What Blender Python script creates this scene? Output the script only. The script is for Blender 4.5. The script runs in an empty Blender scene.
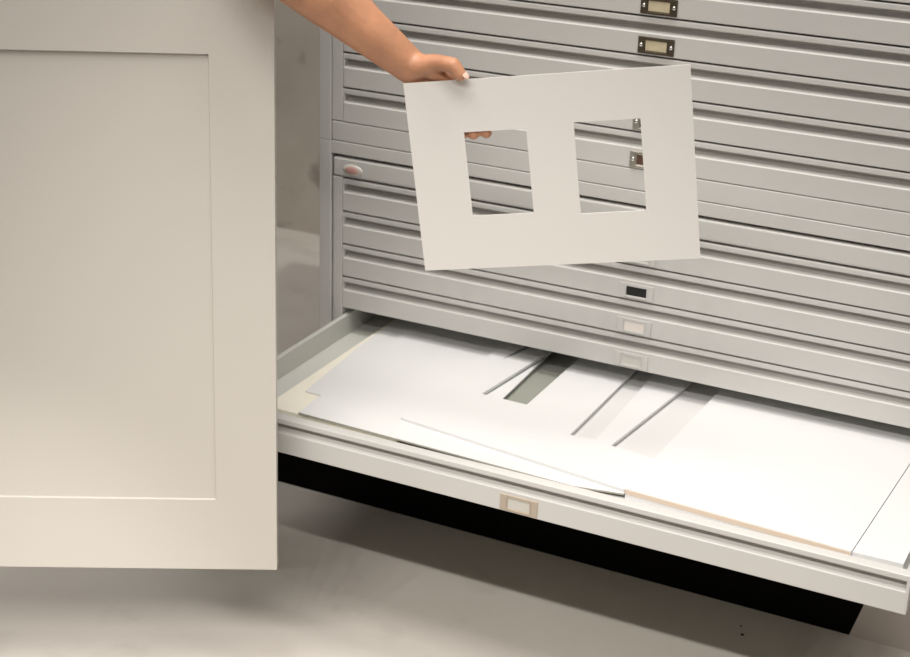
import bpy, bmesh, math, random
from mathutils import Vector, Matrix
random.seed(4)
scn = bpy.context.scene
C = scn.collection

# ------------------------------------------------------------------ helpers
def obj(name, bm, m, parent=None, smooth=False, loc=None):
    me = bpy.data.meshes.new(name)
    bm.normal_update(); bm.to_mesh(me); bm.free()
    if smooth:
        for p in me.polygons: p.use_smooth = True
    o = bpy.data.objects.new(name, me); C.objects.link(o)
    if m: me.materials.append(m)
    if parent: o.parent = parent
    if loc: o.location = loc
    return o

def empty(name, loc=(0, 0, 0), rotz=0.0, parent=None):
    o = bpy.data.objects.new(name, None); C.objects.link(o)
    o.location = loc; o.rotation_euler = (0, 0, rotz); o.empty_display_size = .1
    if parent: o.parent = parent
    return o

def tag(o, label=None, cat=None, group=None, kind=None):
    if label: o['label'] = label
    if cat: o['category'] = cat
    if group: o['group'] = group
    if kind: o['kind'] = kind
    return o

def box(bm, x0, x1, y0, y1, z0, z1):
    v = [bm.verts.new((x, y, z)) for x in (x0, x1) for y in (y0, y1) for z in (z0, z1)]
    for f in ((0, 1, 3, 2), (4, 6, 7, 5), (0, 4, 5, 1), (2, 3, 7, 6), (0, 2, 6, 4), (1, 5, 7, 3)):
        bm.faces.new([v[i] for i in f])
    return v

def bevel(o, w=.001, seg=2, ang=40):
    md = o.modifiers.new('bevel', 'BEVEL'); md.width = w; md.segments = seg
    md.limit_method = 'ANGLE'; md.angle_limit = math.radians(ang); md.harden_normals = False
    for p in o.data.polygons: p.use_smooth = True
    wn = o.modifiers.new('wn', 'WEIGHTED_NORMAL'); wn.keep_sharp = True
    return o

def extrude_x(bm, prof, x0, x1):
    """closed (y,z) outline swept along x with caps"""
    a = [bm.verts.new((x0, y, z)) for y, z in prof]
    b = [bm.verts.new((x1, y, z)) for y, z in prof]
    n = len(prof)
    for i in range(n):
        j = (i + 1) % n
        bm.faces.new((a[i], a[j], b[j], b[i]))
    bm.faces.new(list(reversed(a))); bm.faces.new(b)

def plate(bm, outer, holes, z0, z1):
    """flat board in the xy plane with polygonal holes, thickness z0..z1"""
    loops = [outer] + holes
    edges = []; bot = []
    for lp in loops:
        vs = [bm.verts.new((x, y, z0)) for x, y in lp]
        bot.append(vs)
        for i in range(len(vs)): edges.append(bm.edges.new((vs[i], vs[(i + 1) % len(vs)])))
    r = bmesh.ops.triangle_fill(bm, use_beauty=True, use_dissolve=False, edges=edges)
    faces = [f for f in r['geom'] if isinstance(f, bmesh.types.BMFace)]
    ex = bmesh.ops.extrude_face_region(bm, geom=faces)
    for g in ex['geom']:
        if isinstance(g, bmesh.types.BMVert): g.co.z = z1
    bmesh.ops.recalc_face_normals(bm, faces=bm.faces)

def capsule(bm, p0, p1, r0, r1, sub=3):
    tmp = bmesh.new()
    for p, r in ((p0, r0), (p1, r1)):
        bmesh.ops.create_icosphere(tmp, subdivisions=sub, radius=r, matrix=Matrix.Translation(Vector(p)))
    if (Vector(p0) - Vector(p1)).length > 1e-5:
        res = bmesh.ops.convex_hull(tmp, input=tmp.verts[:])
        junk = [g for g in res['geom_interior'] if isinstance(g, bmesh.types.BMVert)]
        bmesh.ops.delete(tmp, geom=junk, context='VERTS')
    me = bpy.data.meshes.new('t'); tmp.to_mesh(me); tmp.free()
    bm.from_mesh(me); bpy.data.meshes.remove(me)

def ellipsoid(bm, c, r, rot=None, sub=3):
    M = Matrix.Translation(Vector(c))
    if rot is not None: M = M @ rot
    M = M @ Matrix.Diagonal((r[0], r[1], r[2], 1))
    bmesh.ops.create_icosphere(bm, subdivisions=sub, radius=1, matrix=M)

# ------------------------------------------------------------------ materials
def mat(name, col, rough=.5, metal=0., bump=0., scale=50., var=0., spec=.5, sss=0., stretch=None, vscale=4.):
    m = bpy.data.materials.new(name); m.use_nodes = True
    nt = m.node_tree; b = nt.nodes['Principled BSDF']
    b.inputs['Base Color'].default_value = (*col, 1)
    b.inputs['Roughness'].default_value = rough
    b.inputs['Metallic'].default_value = metal
    b.inputs['Specular IOR Level'].default_value = spec
    if sss:
        b.inputs['Subsurface Weight'].default_value = sss
        b.inputs['Subsurface Radius'].default_value = (.012, .005, .003)
        b.inputs['Subsurface Scale'].default_value = .6
    tc = nt.nodes.new('ShaderNodeTexCoord')
    src = tc.outputs['Object']
    if stretch:
        mp = nt.nodes.new('ShaderNodeMapping'); mp.inputs['Scale'].default_value = stretch
        nt.links.new(src, mp.inputs['Vector']); src = mp.outputs['Vector']
    if bump:
        n = nt.nodes.new('ShaderNodeTexNoise'); n.inputs['Scale'].default_value = scale; n.inputs['Detail'].default_value = 4
        bp = nt.nodes.new('ShaderNodeBump'); bp.inputs['Strength'].default_value = bump; bp.inputs['Distance'].default_value = .002
        nt.links.new(src, n.inputs['Vector']); nt.links.new(n.outputs['Fac'], bp.inputs['Height'])
        nt.links.new(bp.outputs['Normal'], b.inputs['Normal'])
    if var:
        n = nt.nodes.new('ShaderNodeTexNoise'); n.inputs['Scale'].default_value = vscale; n.inputs['Detail'].default_value = 5
        rp = nt.nodes.new('ShaderNodeValToRGB')
        rp.color_ramp.elements[0].position = .3; rp.color_ramp.elements[1].position = .7
        rp.color_ramp.elements[0].color = (*[c * (1 - var) for c in col], 1)
        rp.color_ramp.elements[1].color = (*[min(1, c * (1 + var)) for c in col], 1)
        nt.links.new(src, n.inputs['Vector']); nt.links.new(n.outputs['Fac'], rp.inputs['Fac'])
        nt.links.new(rp.outputs['Color'], b.inputs['Base Color'])
    return m

M_metal = mat('grey_enamel', (.615, .60, .575), .34, bump=.05, scale=260, var=.03, vscale=3)
M_metal_in = mat('grey_enamel_inside', (.56, .56, .52), .45, bump=.04, scale=200)
M_base_shade = mat('shaded_base', (.004, .0035, .003), .9, bump=.05, scale=200, spec=.1)  # near-black colour carries the open drawer's shade on the base
M_base_lit = mat('lit_base', (.56, .50, .45), .5, bump=.05, scale=200, var=.04)  # lighter colour for the part of the base outside the drawer's shade
M_white = mat('white_lacquer', (.60, .565, .51), .5, bump=.03, scale=300)
M_paper = mat('white_matboard', (.715, .71, .705), .85, bump=.04, scale=400, spec=.2)
M_edge_shade = mat('shaded_mat_edge', (.36, .35, .30), .85, spec=.2)  # grey tone imitates the shadow under the mat's front edge
M_tray_dark = mat('darkened_tray_floor', (.30, .31, .27), .8, bump=.04, scale=300, spec=.2)  # darkens the tray floor seen through the mat window
M_paper2 = mat('soft_white_paper', (.66, .65, .645), .85, bump=.04, scale=400, spec=.2)
M_held = mat('held_matboard', (.755, .725, .69), .85, bump=.05, scale=350, spec=.2)
M_bev = mat('mat_bevel_core', (.86, .83, .79), .8, spec=.2)
M_cream = mat('cream_board', (.83, .79, .68), .8, bump=.04, scale=300, var=.03, spec=.2)
M_kraft = mat('kraft_edge', (.68, .56, .45), .85, bump=.2, scale=300, spec=.2)
M_bronze = mat('aged_bronze', (.13, .105, .075), .42, metal=.7, bump=.1, scale=300)
M_chrome = mat('nickel', (.62, .58, .52), .28, metal=.9)
M_screw = mat('screw_steel', (.8, .78, .74), .25, metal=.9)
M_card_b = mat('beige_card', (.62, .53, .36), .8, var=.1, vscale=60)
M_card_w = mat('white_card', (.85, .78, .72), .8)
M_card_g = mat('grey_card', (.62, .60, .55), .8)
M_dark = mat('empty_slot', (.012, .011, .010), .7)
M_brown = mat('brown_card', (.10, .05, .035), .7)
M_tan = mat('worn_brass', (.54, .46, .375), .5, metal=.4, bump=.1, scale=300)
M_rim = mat('badge_rim', (.72, .68, .62), .35, metal=.15)
M_red = mat('badge_red', (.60, .34, .30), .4)
M_skin = mat('skin', (.55, .265, .15), .46, bump=.35, scale=110, var=.16, vscale=22, sss=.06)
M_nail = mat('nail', (.80, .55, .45), .25)
M_shirt = mat('dark_shirt', (.035, .04, .05), .9, bump=.3, scale=120)
M_trouser = mat('dark_trousers', (.04, .045, .06), .9, bump=.3, scale=120)
M_shoe = mat('shoe', (.03, .028, .026), .5)
M_hair = mat('hair', (.06, .04, .03), .7, bump=.5, scale=100)
M_trim = mat('lamp_metal', (.05, .05, .05), .4, metal=.5)

def concrete(name, c0, c1, stain, rough, scale, specks=False):
    m = bpy.data.materials.new(name); m.use_nodes = True
    nt = m.node_tree; b = nt.nodes['Principled BSDF']; L = nt.links.new
    tc = nt.nodes.new('ShaderNodeTexCoord')
    n1 = nt.nodes.new('ShaderNodeTexNoise'); n1.inputs['Scale'].default_value = scale; n1.inputs['Detail'].default_value = 6; n1.inputs['Roughness'].default_value = .6
    r1 = nt.nodes.new('ShaderNodeValToRGB'); r1.color_ramp.elements[0].position = .32; r1.color_ramp.elements[1].position = .68
    r1.color_ramp.elements[0].color = (*c0, 1); r1.color_ramp.elements[1].color = (*c1, 1)
    L(tc.outputs['Object'], n1.inputs['Vector']); L(n1.outputs['Fac'], r1.inputs['Fac'])
    n2 = nt.nodes.new('ShaderNodeTexNoise'); n2.inputs['Scale'].default_value = scale * 3.2; n2.inputs['Detail'].default_value = 3
    r2 = nt.nodes.new('ShaderNodeValToRGB'); r2.color_ramp.elements[0].position = .57; r2.color_ramp.elements[1].position = .68
    r2.color_ramp.elements[0].color = (0, 0, 0, 1); r2.color_ramp.elements[1].color = (.55, .55, .55, 1)
    L(tc.outputs['Object'], n2.inputs['Vector']); L(n2.outputs['Fac'], r2.inputs['Fac'])
    mx = nt.nodes.new('ShaderNodeMix'); mx.data_type = 'RGBA'
    L(r2.outputs['Color'], mx.inputs['Factor']); L(r1.outputs['Color'], mx.inputs['A']); mx.inputs['B'].default_value = (*stain, 1)
    L(mx.outputs['Result'], b.inputs['Base Color'])
    b.inputs['Roughness'].default_value = rough
    n3 = nt.nodes.new('ShaderNodeTexNoise'); n3.inputs['Scale'].default_value = 60; n3.inputs['Detail'].default_value = 4
    bp = nt.nodes.new('ShaderNodeBump'); bp.inputs['Strength'].default_value = .15; bp.inputs['Distance'].default_value = .002
    L(tc.outputs['Object'], n3.inputs['Vector']); L(n3.outputs['Fac'], bp.inputs['Height']); L(bp.outputs['Normal'], b.inputs['Normal'])
    return m
M_floor = concrete('polished_concrete', (.63, .585, .53), (.70, .655, .60), (.57, .525, .475), .42, 2.2)
M_wall = concrete('concrete_wall', (.44, .395, .34), (.56, .51, .45), (.16, .13, .105), .7, 3.0)

# ------------------------------------------------------------------ setting
ZF = -.597
bm = bmesh.new(); box(bm, -4.5, 5, -4.5, 1.29, ZF - .1, ZF); fl = obj('floor', bm, M_floor); fl['kind'] = 'structure'
bm = bmesh.new(); box(bm, -4.5, 5, 1.29, 1.41, ZF - .1, 2.6); wb = obj('wall_back', bm, M_wall); wb['kind'] = 'structure'

# ------------------------------------------------------------------ plan chests
W = 1.0964; D = .80; P = .060; HF = .0338
def front_profile():
    pr = [(.0195, -HF), (.0015, -HF), (.0004, -HF + .0004), (0, -HF + .0015)]
    r = .0020
    for k in range(7):                      # rounded lip
        a = math.pi / 2 * k / 6 * .85
        pr.append((r - r * math.cos(a), -r + r * math.sin(a)))
    for y, z in ((.0045, .0008), (.0085, .0022), (.0125, .0046), (.0155, .0086), (.0160, .0146)):
        pr.append((y, z))
    pr += [(.0016, .0146), (.0008, .0151), (.0006, .0160), (.0006, .0217), (.0009, .0227), (.0018, .0233), (.008, .0235), (.0170, .0235), (.0170, .0146), (.0175, .0095), (.0195, .0050)]
    return pr
def make_drawer(h, parent, open_by=0., depth=.70):
    bm = bmesh.new(); x0, x1 = .0012, W - .0012
    extrude_x(bm, front_profile(), x0 + .0015, x1 - .0015)
    for a, b in ((x0, x0 + .0018), (x1 - .0045, x1)):            # end caps of the grip channel
        box(bm, a, b, .0003, .0165, -HF + .001, .0232)
    d = obj('drawer', bm, M_metal, parent, loc=(0, -open_by, h))
    md = d.modifiers.new('bevel', 'BEVEL'); md.width = .0006; md.segments = 2; md.limit_method = 'ANGLE'; md.angle_limit = math.radians(50)
    bm = bmesh.new(); zb, zt, yb = -HF + .003, .0137, depth
    box(bm, .0035, W - .0035, .0196, yb, zb, zb + .0072)          # tray bottom
    box(bm, .0035, .0125, .0196, yb, zb + .0072, zt)
    box(bm, W - .0125, W - .0035, .0196, yb, zb + .0072, zt)
    box(bm, .0125, W - .0125, yb - .004, yb, zb + .0072, zt)
    box(bm, .0125, W - .0125, .0196, .0215, zb + .0072, .0060)
    t = obj('tray', bm, M_metal_in, d); bevel(t, .0014, 3)
    return d
def ring(bm, w, h, t, iw, ih, depth):
    """rectangular ring in xz plane facing -y, centred on the origin"""
    box(bm, -w/2, -iw/2, -depth, 0, -h/2, h/2); box(bm, iw/2, w/2, -depth, 0, -h/2, h/2)
    box(bm, -iw/2, iw/2, -depth, 0, ih/2, h/2); box(bm, -iw/2, iw/2, -depth, 0, -h/2, -ih/2)
def label_holder(drawer, style, dx=0., lab=None):
    fm, cm, screws = {'bronze': (M_bronze, M_card_b, True), 'nickel_dark': (M_chrome, M_dark, True), 'nickel_brown': (M_chrome, M_brown, True),
                      'painted_black': (M_metal, M_dark, False), 'painted_white': (M_metal, M_card_w, False), 'painted_grey': (M_metal, M_card_g, False),
                      'brass': (M_tan, M_card_g, False)}[style]
    bm = bmesh.new(); ring(bm, .058, .0255, .002, .034, .0155, .0022)
    for s in (-1, 1): box(bm, s*.0185-.0008, s*.0185+.0008, -.0034, -.0022, -.0105, .0105)
    box(bm, -.0185, .0185, -.0034, -.0022, -.0105, -.0090)
    hld = obj('label_holder', bm, fm, drawer, loc=(W/2+dx, 0, -.0185)); bevel(hld, .0005, 2)
    if lab: hld['label'] = lab
    bm = bmesh.new(); box(bm, -.0175, .0175, -.0012, -.0002, -.0082, .0082)
    obj('label_card', bm, cm, drawer, loc=(W/2+dx, 0, -.0185))
    if screws:
        for s in (-1, 1):
            bm = bmesh.new(); ellipsoid(bm, (s*.0238, -.0026, .0), (.0032, .0016, .0032), sub=2)
            obj('screw', bm, M_screw, drawer, smooth=True, loc=(W/2+dx, 0, -.0185))

def frame_shell(parent, z0, z1, inset_gap, z_open0, z_open1):
    """side walls, back, top and bottom, and the two front stiles"""
    bm = bmesh.new(); T = .024
    for s in (0, 1):
        a = -.046 if s == 0 else W + .046 - T
        box(bm, a, a + T, 0, D, z0, z1)
    box(bm, -.046 + T, W + .046 - T, D - .012, D, z0, z1)
    box(bm, -.046 + T, W + .046 - T, .0, D - .012, z1 - .0225, z1)
    o = obj('body', bm, M_metal, parent); bevel(o, .0016, 3)
    for s in (0, 1):
        bm = bmesh.new()
        a = -.022 + inset_gap if s == 0 else W
        b = 0 if s == 0 else W + .022 - inset_gap
        box(bm, a, b, .0004, .035, z_open0, z_open1)
        st = obj('stile', bm, M_metal, parent); bevel(st, .0016, 3)
    return o

# lower chest --------------------------------------------------------------
low = empty('plan_chest', (0, 0, 0))
low.location = (W/2, D/2, ZF)
low_in = Matrix.Translation((-W/2, -D/2, -ZF))
tag(low, 'lower grey metal plan chest with its bottom drawer pulled out full of boards', 'plan chest', 'grey metal plan chests')
ZJ = .0884
frame_shell(low, -.290, ZJ, .0032, -.288, .0258)
bm = bmesh.new(); box(bm, -.0188, W + .0188, .0, .030, .0268, .0606)
rail = obj('lock_rail', bm, M_metal, low); bevel(rail, .0045, 4)
bm = bmesh.new(); ellipsoid(bm, (.0215, -.0008, .0415), (.0198, .0030, .0098), Matrix.Rotation(math.radians(3), 4, 'Y'), 3)
bdg = obj('badge', bm, M_rim, rail, smooth=True); bdg['label'] = 'small oval red badge with pale metal rim'
bm = bmesh.new(); ellipsoid(bm, (.0210, -.0020, .0415), (.0138, .0028, .0070), Matrix.Rotation(math.radians(3), 4, 'Y'), 3)
be = obj('badge_enamel', bm, M_red, rail, smooth=True)
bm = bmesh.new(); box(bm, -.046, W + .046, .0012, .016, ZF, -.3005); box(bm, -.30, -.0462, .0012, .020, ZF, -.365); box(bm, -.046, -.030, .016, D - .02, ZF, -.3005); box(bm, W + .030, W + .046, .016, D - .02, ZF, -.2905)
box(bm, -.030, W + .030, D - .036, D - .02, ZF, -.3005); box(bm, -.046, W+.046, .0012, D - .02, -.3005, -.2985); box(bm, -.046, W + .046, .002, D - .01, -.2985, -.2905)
bs = obj('plinth', bm, M_base_shade, low); bevel(bs, .001, 2)  # drawer's shade is painted in by the black material
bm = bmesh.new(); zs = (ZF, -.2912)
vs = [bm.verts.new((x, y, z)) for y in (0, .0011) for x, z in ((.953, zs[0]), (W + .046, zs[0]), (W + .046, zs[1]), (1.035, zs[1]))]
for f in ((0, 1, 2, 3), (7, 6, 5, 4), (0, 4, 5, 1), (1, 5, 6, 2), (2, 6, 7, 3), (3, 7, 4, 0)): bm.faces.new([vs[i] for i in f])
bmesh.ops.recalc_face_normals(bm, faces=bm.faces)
ft = obj('lit_base_patch', bm, M_base_lit, low)  # slanted plate imitates the lit part beside the drawer's cast shadow
styles = ['painted_grey', 'painted_black', 'painted_white', 'painted_grey']
for i in range(4):
    d = make_drawer(-i * P, low); label_holder(d, styles[i], (-.002, -.0015, -.001, -.002)[i])
OPEN = .443
dopen = make_drawer(-4 * P, low, OPEN); label_holder(dopen, 'brass', 0, 'worn brass label holder with a pale card')
dopen['label'] = 'open drawer pulled out of the chest'
# upper chest --------------------------------------------------------------
up = empty('plan_chest', (W/2, D/2, ZJ))
tag(up, 'upper grey metal plan chest stacked on the other, all its drawers shut', 'plan chest', 'grey metal plan chests')
ZU = .3981
frame_shell(up, ZJ, .600, .0012, ZJ + .036, .577)
bm = bmesh.new(); box(bm, -.0208, W + .0208, .0002, .030, ZJ + .0008, ZJ + .0350)
r2 = obj('bottom_rail', bm, M_metal, up); bevel(r2, .0022, 3)
bm = bmesh.new(); box(bm, .0002, W - .0002, .0002, .030, ZU + 2 * P + .0255, .5773)
tr_ = obj('top_rail', bm, M_metal, up); bevel(tr_, .0016, 3)
ust = {-2: 'bronze', -1: 'bronze', 0: 'bronze', 1: 'bronze', 2: 'nickel_dark', 3: 'nickel_dark', 4: 'nickel_brown'}
for j in range(-2, 5):
    d = make_drawer(ZU - j * P, up)
    label_holder(d, ust[j], {3: .001, 4: 0}.get(j, 0), {'bronze': 'dark bronze label holder with a beige card'}.get(ust[j]))
for root in (low, up):
    inv = Matrix.Translation(-root.location)
    for ch in root.children: ch.location = ch.location + inv.to_translation()

# ------------------------------------------------------------------ boards in the open drawer
ZT = -4 * P - HF + .0102      # tray floor
def board(name, label, cat, outer, holes, z0, z1, m, group=None):
    cx = sum(p[0] for p in outer) / len(outer); cy = sum(p[1] for p in outer) / len(outer)
    bm = bmesh.new()
    plate(bm, [(x - cx, y - cy) for x, y in outer], [[(x - cx, y - cy) for x, y in h] for h in holes], 0, z1 - z0)
    o = obj(name, bm, m, loc=(cx, cy, z0))
    return tag(o, label, cat, group)
yb = .235
z1 = ZT + .0001
board('cream_board', 'thick cream board in the open drawer, lowest sheet at its left end', 'board',
      [(.060, -.343), (.30, -.349), (.30, yb), (.060, yb)], [], z1, z1 + .0080, M_cream)
board('paper_sheet', 'wide white sheet on the floor of the open drawer, reaching its right end', 'paper',
      [(.44, -.408), (1.0735, -.408), (1.0735, yb), (.44, yb)], [], z1, z1 + .0060, M_paper2)
board('backing_board', 'white backing board seen grey through the middle windows of the stacked mats', 'board',
      [(.455, -.345), (.668, -.345), (.700, yb), (.455, yb)], [], z1 + .0062, z1 + .0112, M_paper2)
zc = z1 + .0082
board('paper_sheet', 'white sheet lying on the cream board, its front corner showing by the drawer left side', 'paper',
      [(.088, -.268), (.386, -.290), (.372, .036), (.362, yb), (.066, yb), (.070, -.05)], [[(.318, -.002), (.336, .07), (.352, .07)]], zc, zc + .0030, M_paper)
zd = z1 + .0114
DO = [(.125, -.350), (.600, -.366), (.672, -.352), (.680, -.3), (.700, yb), (.105, yb)]
DH = [[(.335, -.200), (.430, -.152), (.430, .16), (.335, .16)], [(.528, -.215), (.582, -.215), (.582, .16), (.528, .16)],
       [(.596, -.222), (.672, -.226), (.684, .16), (.612, .16)], [(.316, -.006), (.340, .09), (.320, .09)]]
dm = empty('window_mat', (.4, -.08, zd)); tag(dm, 'large white windowed mat under the top mat, its long front edge nearest the drawer front', 'mat board')
for nm, a_, b_, mm in (('core', 0, .0024, M_edge_shade), ('facing', .0024, .0030, M_paper)):
    bm = bmesh.new(); plate(bm, [(x - .4, y + .08) for x, y in DO], [[(x - .4, y + .08) for x, y in h] for h in DH], a_, b_); obj(nm, bm, mm, dm)
board('tray_darkener', 'grey-green sheet added to darken the drawer floor seen through the left window of the mats', 'board',
      [(.375, -.20), (.4395, -.20), (.4395, .02), (.375, .02)], [], z1, z1 + .0020, M_tray_dark)  # added sheet, only there to darken the tray floor in the window
ze = zd + .0032
board('window_mat', 'top white mat with three cut windows, turned slightly, in the middle of the drawer', 'mat board',
      [(.278, -.296), (.592, -.338), (.6715, -.350), (.6745, -.2335), (.602, -.224), (.629, .045), (.641, yb), (.300, yb)],
      [[(.349, -.151), (.430, -.153), (.430, .16), (.388, .16), (.373, .051)], [(.533, -.221), (.574, -.217), (.566, .036), (.562, .16), (.531, .16), (.532, .036)],
       [(.318, -.008), (.348, .10), (.332, .10)]], ze, ze + .0048, M_paper)
board('paper_sheet', 'narrow white sheet beside the brown-edged board at the right end of the drawer', 'paper',
      [(1.0052, -.3712), (1.0730, -.3700), (1.0730, yb), (1.0312, yb)], [], z1 + .0062, ze + .0076, M_paper)
# thick board with brown edge at the right
tb = empty('backing_board', (.84, -.06, ze)); tag(tb, 'thick white board with a raw brown front edge on the right half of the drawer', 'board')
q = [(.673, -.352), (1.004, -.3715), (1.030, yb), (.690, yb)]
for nm, dz0, dz1, mm, q in (('core', 0, .0070, M_paper, q), ('facing', .0070, .0080, M_paper, q), ('raw_edge', .0002, .0070, M_kraft, [(.674, -.3535), (1.003, -.3730), (1.003, -.3716), (.674, -.3521)])):
    bm = bmesh.new(); plate(bm, [(x - .84, y + .06) for x, y in q], [], dz0, dz1)
    obj(nm, bm, mm, tb)
board('paper_sheet', 'white sheet under the brown-edged board, between it and the bottom sheet', 'paper',
      [(.674, -.353), (1.000, -.3715), (1.020, yb), (.702, yb), (.682, -.3)], [], z1 + .0062, ze - .0002, M_paper)

for n_, (x, y, r) in enumerate(((.80, -.085, .0032), (.79, -.060, .002))):
    bm = bmesh.new(); ellipsoid(bm, (0, 0, r * .5), (r, r * .8, r * .5), sub=2)
    o = obj('crumb', bm, M_dark, smooth=True, loc=(x, y, ZF)); tag(o, ('larger dark crumb on the floor in the shade of the open drawer', 'smaller dark crumb on the floor beside the larger one')[n_], 'crumb')
# ------------------------------------------------------------------ held double-window mat
T0 = Vector((.354, -.45, .326)); E1 = Vector((.9463, .2949, .1321)).normalized(); E2 = Vector((.1214, .0544, -.9911)).normalized(); NN = E1.cross(E2)
if NN.y > 0: NN = -NN
R3 = Matrix((E1, -E2, E1.cross(-E2))).transposed().to_4x4()
bm = bmesh.new(); w_, h_ = .3787, .2653
def rect(a, b, c, d): return [(a, -b), (c, -b), (c, -d), (a, -d)]
bm2 = bmesh.new()
plate(bm2, rect(0, 0, w_, h_), [rect(.0749, .0715, .1588, .1891), rect(.2225, .0671, .3103, .1938)], -.0016, 0)
for v in bm2.verts: v.co.x -= w_/2; v.co.y += h_/2
hm = obj('window_mat', bm2, M_held)
hm.matrix_world = Matrix.Translation(T0 + E1*w_/2 + E2*h_/2) @ R3
tag(hm, 'off-white mat with two square windows held up in the hand by its top left corner', 'mat board')

# ------------------------------------------------------------------ person
J = dict(elbow=(0.1536,-0.4949,0.5071), fa1=(0.2090,-0.4980,0.4740), fa2=(0.2598,-0.4814,0.4340), fa3=(0.3007,-0.4680,0.3996),
  wrist=(0.3636,-0.4410,0.3465), tcmc=(0.3767,-0.4433,0.3500), tmcp=(0.4010,-0.4421,0.3582), tip_ip=(0.4236,-0.4402,0.3580), ttip=(0.4319,-0.4369,0.3451),
  palm=(0.3727,-0.4232,0.3280), heel=(0.3627,-0.4475,0.3369), heel2=(0.3717,-0.4232,0.3115),
  k1=(0.4078,-0.4120,0.3196), k2=(0.3958,-0.4115,0.3124), k3=(0.3820,-0.4136,0.3055), k4=(0.3699,-0.4195,0.3023),
  i1=(0.4309,-0.4023,0.2933), i2=(0.4478,-0.4051,0.2757), i3=(0.4591,-0.4060,0.2645),
  m1=(0.4141,-0.4011,0.2838), m2=(0.4315,-0.4080,0.2699), m3=(0.4404,-0.4119,0.2624),
  r1=(0.3964,-0.4044,0.2751), r2=(0.4135,-0.4135,0.2616), r3=(0.4218,-0.4176,0.2540),
  p1=(0.3798,-0.4138,0.2776), p2=(0.3947,-0.4216,0.2662), p3=(0.4024,-0.4243,0.2596))
J.update(dict(
  elbow=(0.1536,-0.4949,0.5071),
  fa1=(0.2057,-0.4927,0.4730),
  fa2=(0.2556,-0.4743,0.4325),
  fa3=(0.2946,-0.4572,0.3971),
  wrist=(0.3534,-0.4274,0.3440),
  tcmc=(0.3710,-0.4324,0.3485),
  tmcp=(0.3961,-0.4352,0.3569),
  tip_ip=(0.4215,-0.4388,0.3575),
  ttip=(0.4313,-0.4371,0.3458),
  palm=(0.3709,-0.4195,0.3243),
  heel=(0.3561,-0.4348,0.3322),
  heel2=(0.3707,-0.4214,0.3110),
  web1=(0.3853,-0.4278,0.3400),
  web2=(0.4079,-0.4159,0.3325),
  i2=(0.4478,-0.4051,0.2757),
  i3=(0.4585,-0.4062,0.2637),
  m3=(0.4417,-0.4114,0.2604),
  r3=(0.4246,-0.4172,0.2530)))
J = {k: Vector(v) for k, v in J.items()}
PX, PY = -.22, -.28
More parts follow.
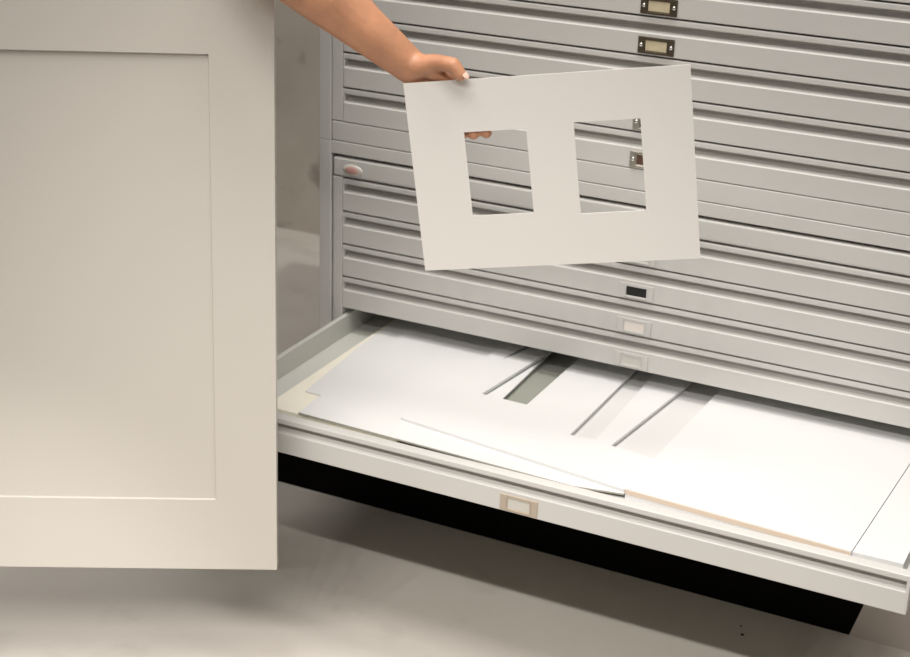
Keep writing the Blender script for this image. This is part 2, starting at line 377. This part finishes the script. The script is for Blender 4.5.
def person():
    root = empty('person', (PX, PY, ZF)); loc = root.location
    tag(root, 'person reaching in from upper left, bare forearm and left hand gripping the two-window mat', 'person')
    B = bmesh.new()
    def cap(a, b, ra, rb): capsule(B, Vector(a), Vector(b), ra, rb, 3)
    # hand
    cap(J['elbow'], J['fa1'], .046, .047); cap(J['fa1'], J['fa2'], .047, .0405); cap(J['fa2'], J['fa3'], .0405, .0325)
    cap(J['fa3'], J['wrist'], .0325, .0235)
    cap(J['wrist'], J['tcmc'], .0225, .0165); cap(J['tcmc'], J['tmcp'], .0155, .0115); cap(J['tmcp'], J['tip_ip'], .0112, .0105); cap(J['tip_ip'], J['ttip'], .0105, .0092)
    cap(J['wrist'], J['palm'], .021, .013); cap(J['heel'], J['heel2'], .0105, .010); cap(J['web1'], J['web2'], .011, .0105); cap(J['tcmc'], J['web2'], .013, .010)
    for k, r in (('k1', .0120), ('k2', .0118), ('k3', .0112), ('k4', .0105)):
        cap(J['palm'], J[k], .0135, r)
    cap(J['k1'], J['k2'], .0115, .0115); cap(J['k2'], J['k3'], .0115, .0110); cap(J['k3'], J['k4'], .0110, .0100)
    for f, k, r in (('i', 'k1', .0094), ('m', 'k2', .0094), ('r', 'k3', .0088), ('p', 'k4', .0078)):
        cap(J[k], J[f+'1'], r + .0006, r); cap(J[f+'1'], J[f+'2'], r, r * .94); cap(J[f+'2'], J[f+'3'], r * .94, r * .84)
    # upper arm, body
    sh = Vector((PX + .18, PY - .02, .75)); sr = Vector((PX - .18, PY + .02, .75))
    cap(J['elbow'], sh, .044, .058)
    er = Vector((PX - .27, PY - .02, .50)); wr = Vector((PX - .25, PY - .10, .25))
    cap(sr, er, .058, .043); cap(er, wr, .043, .027); cap(wr, wr + Vector((.01, -.02, -.09)), .028, .024)
    for k in range(4):
        a = wr + Vector((-.012 + k * .002, -.05 + k * .021, -.09)); cap(wr + Vector((0, -.02, -.06)), a, .02, .011); cap(a, a + Vector((.012, -.004, -.045)), .0095, .0085); cap(a + Vector((.012, -.004, -.045)), a + Vector((.03, -.004, -.07)), .0085, .007)
    cap(wr + Vector((0, -.03, -.03)), wr + Vector((.02, -.07, -.08)), .015, .010)
    cap(sh, sr, .062, .062); cap((PX, PY, .72), (PX, PY, .50), .125, .115)
    cap((PX - .06, PY, .70), (PX - .05, PY, .34), .11, .11); cap((PX + .06, PY, .70), (PX + .05, PY, .34), .11, .11)
    cap((PX, PY, .80), (PX, PY - .015, .93), .058, .052)
    for s in (-1, 1):
        hp = Vector((PX + s * .085, PY + .03, .27)); kn = Vector((PX - .02 + s * .085, PY + .10, -.12)); an = Vector((PX - .04 + s * .085, PY + .17, -.50))
        cap(hp, kn, .092, .058); cap(kn, kn + Vector((0, .015, -.12)), .056, .058); cap(kn + Vector((0, .015, -.12)), an, .058, .038)
        cap(an + Vector((0, .02, -.055)), an + Vector((s * .02, -.13, -.065)), .038, .030)
    hc = Vector((PX, PY - .03, 1.045))
    ellipsoid(B, hc, (.076, .096, .112)); ellipsoid(B, hc + Vector((0, -.03, -.06)), (.055, .065, .06))
    cap(hc + Vector((0, -.09, .005)), hc + Vector((0, -.112, -.03)), .010, .015)
    ellipsoid(B, hc + Vector((0, -.088, -.062)), (.024, .010, .009))
    for s in (-1, 1):
        ellipsoid(B, hc + Vector((s * .078, .0, -.01)), (.010, .018, .032)); ellipsoid(B, hc + Vector((s * .03, -.083, .008)), (.014, .012, .012))
    for v in B.verts: v.co -= loc
    body = obj('body', B, M_skin, root, smooth=True)
    md = body.modifiers.new('remesh', 'REMESH'); md.mode = 'VOXEL'; md.voxel_size = .0028; md.use_smooth_shade = True
    md = body.modifiers.new('smooth', 'SMOOTH'); md.factor = .5; md.iterations = 5
    # eyes, nail
    bm = bmesh.new()
    for s in (-1, 1):
        if s == 1: bm = bmesh.new()
        ellipsoid(bm, hc + Vector((s * .03, -.088, .008)) - loc, (.010, .009, .006), sub=2)
        obj('eye', bm, M_card_w, root, smooth=True)
    # thumbnail
    bm = bmesh.new(); c = J['ttip'] + E1 * .0078 + NN * .003 + E2 * .0005
    d = (J['ttip'] - J['tip_ip']).normalized(); side = (E1 * .9 + NN * .45).normalized(); side = (side - d * side.dot(d)).normalized(); t = d.cross(side)
    Rm = Matrix((d, t, side)).transposed().to_4x4(); ellipsoid(bm, c - loc, (.0066, .0052, .0016), Rm, 3)
    obj('thumbnail', bm, M_nail, root, smooth=True)
    def cloth(nm, caps, m, vox=.008):
        bm = bmesh.new()
        for a, b, ra, rb in caps: capsule(bm, Vector(a) - loc, Vector(b) - loc, ra, rb, 3)
        o = obj(nm, bm, m, root, smooth=True)
        r = o.modifiers.new('remesh', 'REMESH'); r.mode = 'VOXEL'; r.voxel_size = vox; r.use_smooth_shade = True
        s_ = o.modifiers.new('smooth', 'SMOOTH'); s_.factor = .5; s_.iterations = 4
        return o
    cloth('shirt', [((PX, PY, .72), (PX, PY, .40), .137, .13), (sh, sr, .074, .074), (sh, sh.lerp(J['elbow'], .45), .072, .066), (sr, sr.lerp(er, .5), .072, .062), ((PX - .06, PY, .70), (PX - .055, PY, .28), .124, .124), ((PX + .06, PY, .70), (PX + .055, PY, .28), .124, .124)], M_shirt)
    tr = []
    for s in (-1, 1):
        hp = Vector((PX + s * .085, PY + .03, .27)); kn = Vector((PX - .02 + s * .085, PY + .105, -.12)); an = Vector((PX - .04 + s * .085, PY + .17, -.49))
        tr += [(hp, kn, .106, .076), (kn, an, .076, .062)]
    cloth('trousers', tr, M_trouser)
    for s in (-1, 1):
        an = Vector((PX - .04 + s * .085, PY + .17, -.50))
        bm = bmesh.new(); capsule(bm, an + Vector((0, .02, -.045)) - loc, an + Vector((s * .02, -.15, -.055)) - loc, .050, .040)
        for v in bm.verts: v.co.z = max(v.co.z, .0005)
        obj('shoe', bm, M_shoe, root, smooth=True)
    bm = bmesh.new(); ellipsoid(bm, hc + Vector((0, .018, .028)) - loc, (.086, .096, .100)); obj('hair', bm, M_hair, root, smooth=True)
person()

# ------------------------------------------------------------------ white cupboard with its framed door swung out
yaw = .4879; lean = .0894
hx = Vector((math.cos(yaw), math.sin(yaw), 0)); nx = Vector((-math.sin(yaw), math.cos(yaw), 0))
up_ = Vector((0, 0, 1)) * math.cos(lean) + nx * math.sin(lean)
CR = Vector((.1979, -.5313, -.4200))
cup = empty('hanging_panel', CR - hx * .35)
tag(cup, 'large white framed panel with a recessed centre, at the left in front of the drawer', 'panel')
Rd = Matrix((hx, hx.cross(up_) * -1, up_)).transposed()
Rd = Matrix((hx, up_.cross(hx), up_)).transposed().to_4x4()
Md = Matrix.Translation(CR - cup.location) @ Rd
def dbox(bm, u0, u1, v0, v1, w0, w1):      # u leftwards from the right edge, v up, w away from the viewer
    vs = box(bm, -u1, -u0, w0, w1, v0, v1)
    for v in vs: v.co = Md @ v.co
KD = 1.04; HT = .848; WD = .66; th = .024; fr = .0861 * KD; vi0, vi1 = .1085 * KD, .737 * KD
bm = bmesh.new()
plate(bm, [(0, 0), (-WD, 0), (-WD, HT), (0, HT)], [[(-fr, vi0), (-WD + fr, vi0), (-WD + fr, vi1), (-fr, vi1)]], 0, th)
for v in bm.verts: v.co = Md @ Vector((v.co.x, v.co.z, v.co.y))
bmesh.ops.recalc_face_normals(bm, faces=bm.faces)
fo = obj('frame', bm, M_white, cup)
bevel(fo, .0009, 2)
bm = bmesh.new(); dbox(bm, fr - .002, WD - fr + .002, vi0 - .002, vi1 + .002, .0042, .018)
po = obj('recessed_panel', bm, M_white, cup)
for s in (.12, WD - .12):
    bm = bmesh.new(); a = Md @ Vector((-s, th / 2, HT)); capsule(bm, a, Vector((a.x, a.y, 2.599 - cup.location.z)), .0012, .0012, 1)
    obj('hanging_wire', bm, M_screw, cup)

# ------------------------------------------------------------------ lights: a row of ceiling spots parallel to the chest, overheads and added fills
def spot(x, y, z, tx, ty, tz, e, col=(1, .955, .90), size=70, blend=.9, r=.03):
    L = bpy.data.lights.new('row_or_fill_spot', 'SPOT'); L.energy = e; L.color = col; L.spot_size = math.radians(size); L.spot_blend = blend; L.shadow_soft_size = r
    o = bpy.data.objects.new('row_or_fill_spot', L); C.objects.link(o); o.location = (x, y, z)
    o.rotation_euler = (Vector((tx, ty, tz)) - Vector((x, y, z))).to_track_quat('-Z', 'Y').to_euler()
    return o
def area(name, x, y, z, tx, ty, tz, sx, sy, e, col=(1, .965, .915), spread=180):
    L = bpy.data.lights.new(name, 'AREA'); L.spread = math.radians(spread); L.shape = 'RECTANGLE'; L.size = sx; L.size_y = sy; L.energy = e; L.color = col
    o = bpy.data.objects.new(name, L); C.objects.link(o); o.location = (x, y, z)
    o.rotation_euler = (Vector((tx, ty, tz)) - Vector((x, y, z))).to_track_quat('-Z', 'Y').to_euler()
    return o
LY, LZ = -2.65, 2.10
for k in range(12):
    spot(-.22 + .24 * k, LY, LZ, .50, -.60, -.62, 26.5, size=41, blend=1, r=.035)
area('overhead_or_fill_light', .60, -1.50, 2.60, .60, -.75, -.25, 2.6, .7, 24, spread=120)
area('overhead_or_fill_light', .60, -.50, 2.60, .60, -.30, -.25, 2.2, .5, 16, spread=100)  # added fill above the drawer to brighten the boards
spot(1.10, .37, 2.50, -1.0, 1.30, .30, 120, size=64, blend=1)  # added fill to brighten the back wall and far floor
spot(.55, -3.60, 1.25, -.20, -.60, -.597, 170, size=14, blend=1)  # added low fill to brighten the floor under the panel

w = bpy.data.worlds.new('world'); scn.world = w; w.use_nodes = True
w.node_tree.nodes['Background'].inputs['Color'].default_value = (1, .985, .95, 1)
w.node_tree.nodes['Background'].inputs['Strength'].default_value = .10

# ------------------------------------------------------------------ camera
cam = bpy.data.cameras.new('camera'); co = bpy.data.objects.new('camera', cam); C.objects.link(co)
Rr = Vector((0.8948415, 0.4454150, 0.0293972)); Uu = Vector((-0.1910468, 0.3226297, 0.9270443)); Ff = Vector((-0.4034350, 0.8351740, -0.3737975))
m = Matrix((Rr, Uu, -Ff)).transposed().to_4x4(); m.translation = Vector((1.3448, -2.319, .8293)); co.matrix_world = m
cam.sensor_width = 36; cam.lens = 1615.75 * 36 / 910; cam.clip_start = .05
cam.dof.use_dof = True; cam.dof.focus_distance = 2.28; cam.dof.aperture_fstop = 7.0
scn.camera = co
scn.view_settings.view_transform = 'Standard'; scn.view_settings.look = 'None'; scn.view_settings.gamma = 1; scn.view_settings.exposure = 0
